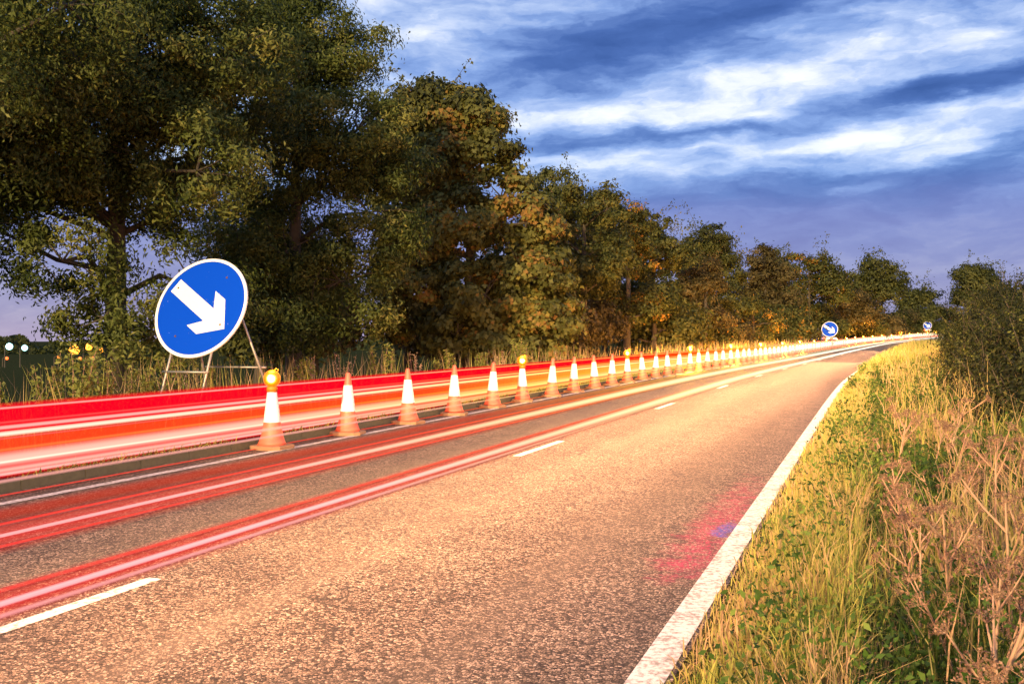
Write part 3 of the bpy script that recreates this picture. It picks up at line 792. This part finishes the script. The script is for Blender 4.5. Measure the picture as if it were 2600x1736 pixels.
# ------------------------------------------------------------------ traffic cones
def cone_base():
    b = MB(); n = 8; pts = []
    hw, ch = .255, .08
    pl = [(-hw+ch, -hw), (hw-ch, -hw), (hw, -hw+ch), (hw, hw-ch), (hw-ch, hw), (-hw+ch, hw), (-hw, hw-ch), (-hw, -hw+ch)]
    V = []
    for sc, z in ((1, 0), (1, .045), (.94, .06)):
        V += [(x*sc, y*sc, z) for x, y in pl]
    F = [list(range(8))[::-1], [16 + i for i in range(8)]]
    for r in range(2):
        for i in range(8): F.append([r*8 + i, r*8 + (i+1) % 8, (r+1)*8 + (i+1) % 8, (r+1)*8 + i])
    b.add(V, F); return b
def cone_r(z): return float(np.interp(z, [.06, .10, .2, .38, .6, .8, 1.0], [.205, .185, .152, .117, .09, .064, .034]))
def make_cone(lamp):
    root = empty('traffic_cone', (0, 0, 0))
    cone_base().build('base', M_RUBBER, root)
    b = MB()
    zs = [.06, .10, .15, .2, .3, .38, .6, .8] + ([.82] if lamp else [.9, .985, 1.0])
    prof = [(cone_r(z), z) for z in zs]
    if not lamp: prof[-1] = (.026, 1.005)
    b.lathe(prof, 24); b.build('body', M_ORANGE, root, True)
    s = MB()
    zz = [.38, .45, .55, .65, .75, .80]
    s.lathe([(cone_r(z) + .004, z) for z in zz], 24, cap0=False, cap1=False)
    s.build('sleeve', M_SLEEVE, root, True)
    return root
def lens_mat():
    m, t, p = mat('amber_lens')
    tc = t.node('ShaderNodeTexCoord').outputs['Object']
    x, y, z = t.sep(tc)
    rr = t.math('SQRT', t.math('ADD', t.math('POWER', x, 2.0), t.math('POWER', t.math('SUBTRACT', z, .11), 2.0)))
    c = t.ramp(t.math('DIVIDE', rr, .10), [(0.0, (1.0, .80, .30)), (.45, (1.0, .58, .06)), (.66, (1.0, .36, .01)), (1.0, (.9, .24, .0))])
    s = t.ramp(t.math('DIVIDE', rr, .10), [(0.0, 1.0), (.40, .6), (.60, .045), (1.0, .02)])
    p.inputs['Base Color'].default_value = (.25, .07, .0, 1)
    t.put(p.inputs['Emission Color'], c)
    t.put(p.inputs['Emission Strength'], t.math('MULTIPLY', s, 22.0))
    p.inputs['Roughness'].default_value = .25
    return m
M_LENS = lens_mat()
M_HOUSE = simple('lamp_housing', (.50, .19, .01), .5, var=.1)
def make_lamp():
    root = empty('warning_lamp', (0, 0, 0))
    b = MB(); V = []; F = []; n = 28
    prof = [(.055, -.062), (.082, -.052), (.094, -.03), (.097, 0), (.094, .03), (.082, .052), (.055, .062)]
    for r, yy in prof:
        for i in range(n):
            t = 2*math.pi*i/n; V.append((r*math.cos(t), yy, .11 + r*math.sin(t)))
    for j in range(len(prof) - 1):
        for i in range(n): F.append([j*n+i, (j+1)*n+i, (j+1)*n+(i+1) % n, j*n+(i+1) % n])
    F.append(list(range(n))); F.append([(len(prof)-1)*n+i for i in range(n)][::-1])
    b.add(V, F); b.build('lens', M_LENS, root, True)
    h = MB()
    h.lathe([(.066, -.05), (.068, -.01), (.06, .012), (.045, .018)], 18)
    V = []; F = []                                   # rim round the lens
    for r, yy in ((.099, -.014), (.108, -.014), (.108, .014), (.099, .014)):
        for i in range(n):
            t = 2*math.pi*i/n; V.append((r*math.cos(t), yy, .11 + r*math.sin(t)))
    for j in range(4):
        for i in range(n): F.append([j*n+i, j*n+(i+1) % n, ((j+1) % 4)*n+(i+1) % n, ((j+1) % 4)*n+i])
    h.add(V, F); h.build('housing', M_HOUSE, root, True)
    q = MB()                                          # small lifting handle
    q.tube([(.06, 0, .19), (.085, 0, .222), (.05, 0, .235), (.03, 0, .215)], .007, 6)
    q.build('handle', M_HOUSE, root, True)
    return root
CONE_U, CONE_Y0, CONE_DY = -7.98, 12.1, 2.16
cp, cl = make_cone(False), make_cone(True)
lp = make_lamp()
rs = np.random.RandomState(33)
used = set()
NL = 22
for i in range(NL * 5 + 3):
    y = CONE_Y0 + CONE_DY * i + (0 if i < 2 else rs.uniform(-.08, .08))
    lamp = i % 5 == 0
    src = cl if lamp else cp
    o = copy_tree(src) if lamp in used else src
    used.add(lamp)
    x = CONE_U + sh(y) + rs.uniform(-.03, .03)
    o.location = (x, y, gz(y) + .003); rz = rs.uniform(-.3, .3); _tx, _ty = (0, 0) if lamp else (rs.normal(0, .028), rs.normal(0, .028))
    o.rotation_euler = (0, 0, rz)
    for ch in o.children:
        if not ch.name.startswith('base'): ch.rotation_euler = (_tx, _ty, 0)
    kq, r_ = divmod(i, 5)
    if lamp:
        lab = 'orange cone with white sleeve right below the %s amber lamp of the row' % ORD[kq]
    elif kq + 1 < NL:
        lab = 'orange cone with white sleeve, %s of four between the %s and %s amber lamps' % (ORD[r_ - 1], ORD[kq], ORD[kq + 1])
    else:
        lab = 'tiny far cone, %s one past the last amber lamp' % ORD[r_ - 1]
    tag(o, lab, 'traffic cone', 'traffic cones along the kerb')
    if lamp:
        w = lp if i == 0 else copy_tree(lp)
        w.location = (x, y, gz(y) + .003 + .82 + .05); w.scale = (1.12, 1.12, 1.12)
        w.rotation_euler = (0, 0, .42 + rs.uniform(-.12, .12))
        tag(w, ('glowing amber warning lamp on top of the nearest cone, beside the big arrow sign' if kq == 0 else 'glowing amber warning lamp on its cone, %s lamp along the row' % ORD[kq]), 'warning lamp', 'amber lamps on the cones')
        ld = bpy.data.lights.new('amber_glow', 'POINT'); ld.energy = (30, 60, 140)[kq] if kq < 3 else (50 if 7 < kq < 11 else (1800 if kq < 19 else 120)); ld.color = (1, .42, .05); ld.shadow_soft_size = .1
        lo = bpy.data.objects.new('amber_glow', ld); COL.objects.link(lo); lo.location = (x, y - .02, gz(y) + 1.22)

# ------------------------------------------------------------------ arrow signs
def sign_blue():
    m, t, p = mat('sign_blue')
    tc = t.node('ShaderNodeTexCoord').outputs['Object']
    x, y, z = t.sep(tc)
    n = t.noise(t.comb(t.math('ADD', t.math('MULTIPLY', x, 7), t.math('MULTIPLY', z, 4)), 0.0, t.math('SUBTRACT', t.math('MULTIPLY', z, 2.2), t.math('MULTIPLY', x, 1.5))), 3.0, 3, .5)
    n2 = t.noise(tc, 60, 2, .5)
    sc = t.maprange(n, .71, .74, 0, .55); sp = t.maprange(n2, .76, .79, 0, .6)
    c = t.mix(t.math('MAXIMUM', sc, sp), (.001, .058, .52), (.50, .58, .78))
    t.put(p.inputs['Base Color'], c); p.inputs['Roughness'].default_value = .55; p.inputs['Specular IOR Level'].default_value = .08
    return m
M_BLUE = sign_blue()
M_WHITE = simple('sign_white', (.82, .78, .75), .45, var=.04, scale=8)
M_GREY = simple('sign_back', (.25, .25, .25), .5, .3)
M_RUST = simple('rusty_bolt', (.12, .055, .03), .8)
def make_sign(rad, lean, h, style, label, loc, rz):
    """round arrow board on an A frame; board centre at height h above loc, facing -Y, leaning back"""
    root = empty('arrow_sign', loc, rz)
    tag(root, label, 'road sign')
    rot = Matrix.Rotation(-lean, 4, 'X')
    def disc(r, y0, y1, n=72, hole=0.0):
        b = MB(); V = []; F = []
        for yy in (y0, y1):
            for i in range(n): t = 2*math.pi*i/n; V.append((r*math.cos(t), yy, r*math.sin(t)))
        if hole:
            for yy in (y0, y1):
                for i in range(n): t = 2*math.pi*i/n; V.append((hole*math.cos(t), yy, hole*math.sin(t)))
            for i in range(n):
                j = (i+1) % n
                F += [[i, j, n+j, n+i], [i, 2*n+i, 2*n+j, j], [n+i, n+j, 3*n+j, 3*n+i]]
        else:
            F = [list(range(n)), [n+i for i in range(n)][::-1]] + [[i, n+i, n+(i+1) % n, (i+1) % n] for i in range(n)]
        b.add(V, F); return b
    def put(mb, name, m, parent=root, **kw):
        o = mb.build(name, m, parent, **kw)
        if parent is root:
            o.location = (0, 0, h); o.rotation_euler = (-lean, 0, 0)
        return o
    board = put(disc(rad, -.004, .012), 'board', M_BLUE)
    put(disc(rad + .004, -.009, .015, hole=rad * .945), 'border', M_WHITE)
    put(disc(rad * .93, .016, .020), 'backing', M_GREY)
    # arrow pointing down to the right, drawn along -45 degrees
    a = MB()
    sw = .122*rad/.83
    L0, L1 = -.69*rad/.83, .64*rad/.83
    hb = .33*rad/.83
    # shaft and a chevron head with square cut ends
    pts = [(L0, -sw), (L1 - .42*rad/.83, -sw), (L1 - .62*rad/.83, -.345*rad/.83), (L1 - .36*rad/.83, -.345*rad/.83), (L1, 0), (L1 - .36*rad/.83, .345*rad/.83), (L1 - .62*rad/.83, .345*rad/.83), (L1 - .42*rad/.83, sw), (L0, sw)]
    ca, sa = math.cos(R(-34)), math.sin(R(-34))
    pp = [(p*ca - q*sa, p*sa + q*ca) for p, q in pts]
    n = len(pp)
    V = [(x, -.0085, z) for x, z in pp] + [(x, -.003, z) for x, z in pp]
    F = [[0, 1, 7, 8], [1, 2, 3, 4], [1, 4, 7], [4, 5, 6, 7]] + [[i, n+i, n+(i+1) % n, (i+1) % n] for i in range(n)]
    a.add(V, F); put(a, 'arrow', M_WHITE)
    for (bx, bz) in ((-.51, .34), (.44, -.29), (.36, .50), (-.34, -.48)):
        q = MB(); V = []; nn = 10; s = rad / .83
        for yy in (-.014, -.004):
            for i in range(nn): t = 2*math.pi*i/nn; V.append((bx*s + .016*math.cos(t), yy, bz*s + .016*math.sin(t)))
        q.add(V, [list(range(nn)), [nn+i for i in range(nn)][::-1]] + [[i, nn+i, nn+(i+1) % nn, (i+1) % nn] for i in range(nn)])
        put(q, 'bolt', M_RUST)
    def onb(x, z, yo=.035):       # point on the back of the leaning board
        v = rot @ Vector((x, yo, z)); return Vector((v.x, v.y, v.z + h))
    if style == 'frame':
        tl = math.tan(lean)
        for sx in (-.37, .37):
            topp = onb(sx, .55*rad); foot = Vector((sx, -h*tl + .04, 0.0))
            q = MB(); q.tube([foot, topp], .021, 8); q.build('front_leg', M_STEEL, root, True)
        for sx, sp_ in ((-.30, -.40), (.62, .92)):
            topp = onb(sx if sx < 0 else .5, .30*rad, .05); foot = Vector((sp_, .85, 0.0))
            q = MB(); q.tube([foot, topp], .019, 8); q.build('rear_leg', M_STEEL, root, True)
        def at(fx, z, y_off=0.0):
            return Vector((fx, -(h - z)*tl + .04 + y_off, z))
        zc = h - rad - .16
        q = MB(); q.tube([at(-.42, zc, -.04), at(.42, zc, -.04)], .017, 8); q.build('crossbar', M_STEEL, root, True)
        q = MB(); q.tube([Vector((-.36, .56, zc + .05)), Vector((.80, .58, zc + .05))], .016, 8); q.build('crossbar', M_STEEL, root, True)
    else:
        for sx in (-.3, .3):
            q = MB(); q.tube([Vector((sx, -.02 - h*math.tan(lean)*.6, .0)), onb(sx, .4*rad)], .025, 8); q.build('front_leg', M_STEEL, root, True)
            q = MB(); q.tube([Vector((sx, .7, 0)), onb(sx, .35*rad, .05)], .022, 8); q.build('rear_leg', M_STEEL, root, True)
        for j in range(4):
            q = MB(); w_ = .36
            q.box(-.54 + w_*j, -.42, h - rad - .14, w_ - .006, .03, .22)
            q.build('plate', (M_ORANGE if j % 2 == 0 else M_WHITE), root)
    return root
make_sign(.83, R(21), 1.95, 'frame', 'big round blue sign with white arrow on a steel frame behind the nearest cones', (-9.85, 12.95, .09), 0)
make_sign(.85, R(10), 2.15, 'plate', 'middle sized blue arrow sign above striped plate among far cones', (-4.35, 113.2, gz(113)), R(2))
make_sign(.85, R(8), 2.5, 'plate', 'smallest blue arrow sign at the far end of the cones by the hedge', (11.0, 229, gz(229)), R(-2))

# ------------------------------------------------------------------ light streaks left by the traffic
def streak(label, u, z, hw, hh, stops, strength, alpha, y0=-6, y1=300, wide=None, power=2.0, flat=False):
    """long luminous streak that follows the road; soft towards its edges, lets some of what is behind show"""
    n = 20
    ys = np.concatenate([np.arange(y0, 40, 3.0), np.arange(40, y1 + .1, 5.0)])
    b = MB(); V = []; A = []; Pf = []
    for y in ys:
        w_ = hw if wide is None else float(np.interp(y, (8, 34), (hw, wide)))
        for j in range(n):
            t = 2*math.pi*(j + .5)/n
            V.append((u + sh(y) + w_*math.cos(t), y, z + gz(y) + hh*math.sin(t)))
            A.append(min(1, max(0, y / 150.0))); Pf.append(math.cos(t) if flat else math.sin(t))
    F = [[i*n + j, i*n + (j+1) % n, (i+1)*n + (j+1) % n, (i+1)*n + j] for i in range(len(ys) - 1) for j in range(n)]
    b.add(V, F, np.array(A))
    m, t, p = mat('light_streak')
    m.node_tree.nodes.remove(p)
    a = t.node('ShaderNodeAttribute', attribute_name='var').outputs['Fac']
    pf = t.node('ShaderNodeAttribute', attribute_name='across').outputs['Fac']
    g = t.math('EXPONENT', t.math('MULTIPLY', t.math('POWER', t.math('ABSOLUTE', pf), power), -2.6))
    c = t.ramp(a, stops)
    e = t.node('ShaderNodeEmission'); t.put(e.inputs[0], c); e.inputs[1].default_value = strength
    tr = t.node('ShaderNodeBsdfTransparent')
    mx = t.node('ShaderNodeMixShader'); t.put(mx.inputs[0], t.math('MULTIPLY', g, alpha))
    t.l.new(tr.outputs[0], mx.inputs[1]); t.l.new(e.outputs[0], mx.inputs[2])
    t.l.new(mx.outputs[0], t.n['Material Output'].inputs[0])
    o = b.build('light_streak', m, None, True)
    at = o.data.attributes.new('across', 'FLOAT', 'POINT'); at.data.foreach_set('value', np.array(Pf, np.float32))
    tag(o, label, 'light trail', 'light trails of passing traffic')
    return o
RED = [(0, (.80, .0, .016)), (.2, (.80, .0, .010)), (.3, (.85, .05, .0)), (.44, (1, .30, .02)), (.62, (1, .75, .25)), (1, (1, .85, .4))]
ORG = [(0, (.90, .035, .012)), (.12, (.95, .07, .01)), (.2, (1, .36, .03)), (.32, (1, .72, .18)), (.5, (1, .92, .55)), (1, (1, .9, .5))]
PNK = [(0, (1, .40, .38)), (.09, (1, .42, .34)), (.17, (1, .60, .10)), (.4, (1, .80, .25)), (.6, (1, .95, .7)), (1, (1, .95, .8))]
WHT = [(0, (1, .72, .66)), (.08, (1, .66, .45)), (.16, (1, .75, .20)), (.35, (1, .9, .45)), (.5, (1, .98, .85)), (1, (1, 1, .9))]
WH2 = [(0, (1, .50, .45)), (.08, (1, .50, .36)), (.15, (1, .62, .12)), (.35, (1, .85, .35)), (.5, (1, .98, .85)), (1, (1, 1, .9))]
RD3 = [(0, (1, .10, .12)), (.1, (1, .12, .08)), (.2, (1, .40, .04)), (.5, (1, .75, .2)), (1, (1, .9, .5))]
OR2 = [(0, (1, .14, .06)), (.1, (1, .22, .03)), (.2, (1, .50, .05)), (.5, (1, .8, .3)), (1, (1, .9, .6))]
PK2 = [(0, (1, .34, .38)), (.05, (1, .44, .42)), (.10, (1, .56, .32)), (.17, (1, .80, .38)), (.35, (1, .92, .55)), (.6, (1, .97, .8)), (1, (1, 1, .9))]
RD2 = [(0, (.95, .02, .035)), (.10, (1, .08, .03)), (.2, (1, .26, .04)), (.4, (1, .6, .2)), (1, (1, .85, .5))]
TU = -8.37
for lb, u, z, hh, st, s, al, pw in [
    ('wide red light band, upper half of the streaks behind the cones', TU, .745, .175, RED, 1.0, .80, 8),
    ('orange red light band in the middle of the streaks behind the cones', TU + .002, .475, .125, ORG, 1.0, .66, 4),
    ('red light band along the lower edge of the streaks behind the cones', TU + .001, .27, .135, RED, 1.0, .72, 6),
    ('thin pink streak close to the top of the red band', TU + .020, .862, .014, PNK, 1.0, .55, 2),
    ('thin pale streak below the upper red band', TU + .020, .664, .024, PNK, 1.05, .75, 2),
    ('thin bright white streak under the pale one, above the orange band', TU + .020, .598, .030, WHT, 1.15, .85, 2),
    ('broad pale glowing streak below the orange band', TU + .014, .335, .085, WH2, 1.0, .80, 2),
    ('fine white line inside the broad pale glowing streak', TU + .026, .312, .016, WHT, 1.2, .8, 2),
    ('fine pink line along the upper edge of the orange band', TU + .020, .552, .012, RD3, 1.0, .5, 2),
    ('fine rose line at the lower edge of the orange band', TU + .020, .435, .022, OR2, 1.0, .5, 2),
    ('faint rose line in the upper red band, just above the pale streak', TU + .020, .715, .016, RD3, .9, .4, 2),
    ('faint rose line between the broad glowing streak and the lowest pink one', TU + .020, .235, .022, RD3, .9, .5, 2),
    ('thin pink streak just above the kerb at the bottom of the red band', TU + .024, .188, .022, PNK, 1.1, .75, 2),
    ('soft pale streak passing in front of the lower cone bodies', -7.30, .40, .030, WH2, 1.0, .5, 2),
    ('soft rose streak passing in front of the cone skirts', -7.32, .30, .022, PNK, 1.0, .4, 2),
]:
    streak(lb, u, z, .006, hh, st, s, al, power=pw)
for lb, u, z, hw, hh, st, s, al, wd, pw in [  # reflections of the lamps on the asphalt, built as glowing ribbons
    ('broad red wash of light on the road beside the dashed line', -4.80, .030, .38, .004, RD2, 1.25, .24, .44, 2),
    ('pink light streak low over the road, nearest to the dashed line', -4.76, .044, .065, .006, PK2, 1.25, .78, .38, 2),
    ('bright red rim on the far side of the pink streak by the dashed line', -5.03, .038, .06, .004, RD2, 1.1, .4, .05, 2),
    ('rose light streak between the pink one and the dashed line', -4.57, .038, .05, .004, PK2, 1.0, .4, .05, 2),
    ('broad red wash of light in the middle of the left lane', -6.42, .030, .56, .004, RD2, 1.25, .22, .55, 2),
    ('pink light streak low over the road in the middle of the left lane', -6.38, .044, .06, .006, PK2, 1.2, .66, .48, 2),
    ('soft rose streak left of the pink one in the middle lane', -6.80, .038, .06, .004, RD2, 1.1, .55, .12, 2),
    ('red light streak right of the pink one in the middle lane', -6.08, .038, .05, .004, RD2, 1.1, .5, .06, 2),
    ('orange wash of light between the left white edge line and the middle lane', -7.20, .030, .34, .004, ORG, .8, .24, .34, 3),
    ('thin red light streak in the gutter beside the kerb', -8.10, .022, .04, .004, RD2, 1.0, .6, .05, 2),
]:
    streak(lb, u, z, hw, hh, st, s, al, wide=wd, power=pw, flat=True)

# ------------------------------------------------------------------ far left: lights and woods across the fields
def far_lamp(px_az, dist, hgt, col, strength, r, label, ground=-5.0):
    x = dist * math.sin(R(px_az)); y = dist * math.cos(R(px_az))
    root = empty('street_lamp', (x, y, ground))
    tag(root, label, 'street lamp')
    b = MB(); b.tube([(0, 0, 0), (0, 0, hgt - ground)], [.12, .07], 8); b.tube([(0, 0, hgt - ground), (.5, 0, hgt - ground + .15), (1.0, 0, hgt - ground + .1)], .05, 6)
    b.build('post', M_BARK, root)
    h = MB(); h.lathe([(.02, -r), (r*.7, -r*.7), (r, 0), (r*.7, r*.7), (.02, r)], 12, (1.0, 0, hgt - ground)); h.build('lamp_head', emit('lit_lamp', col, strength), root, True)
for (a, d_, h_, c, s, r, lb) in [
    (-43.9, 150, -.3, (1, .34, .03), 3.4, .75, 'bright orange street lamp across the field, left one of the pair under the ash'),
    (-43.2, 160, 0.0, (1, .34, .03), 3.0, .55, 'orange street lamp across the field, right one of the pair under the ash'),
    (-46.9, 190, -.2, (.45, 1, .95), 3, .6, 'pale cyan floodlight across the field at the far left edge'),
    (-46.2, 185, -.4, (.45, 1, .95), 3, .5, 'pale cyan floodlight across the field, right of the leftmost one'),
    (-42.6, 165, -.6, (1, .28, .02), 2.4, .4, 'small orange lamp across the field, right of the bright pair'),
    (-44.6, 170, -1.7, (1, .22, .03), 1.6, .3, 'dull orange low lamp across the field, left of the bright pair'),
    (-43.6, 172, -2.0, (1, .22, .03), 1.6, .3, 'dull orange low lamp across the field, straight below the bright pair'),
    (-43.0, 175, -2.0, (1, .22, .03), 1.6, .3, 'dull orange low lamp across the field, just right below the bright pair'),
    (-47.0, 200, -2.4, (1, .16, .03), 1.6, .3, 'dull red low lamp under the cyan floodlights at the left edge'),
]: far_lamp(a, d_, h_, c, s, r, lb)
# distant wood: a long run of far crowns that reads as one mass
w = MB()
rs = np.random.RandomState(91)
N = 16000
a = R(-60) + (R(-17) - R(-60)) * rs.rand(N); d = rs.uniform(420, 520, N)
hh = 5.5 + 3.0 * np.sin(a * 37) + 2.2 * np.sin(a * 91 + 1) + 1.5 * np.sin(a * 240)
P = np.stack([d*np.sin(a), d*np.cos(a), -9.0 + (hh + 1) * rs.rand(N) ** .6], 1)
leaves(w, P, 2.2, rs, rs.uniform(0, .6, N), .7)
tag(w.build('distant_wood', M_DARK), 'dark distant wood along the horizon across the fields', 'wood', kind='stuff')
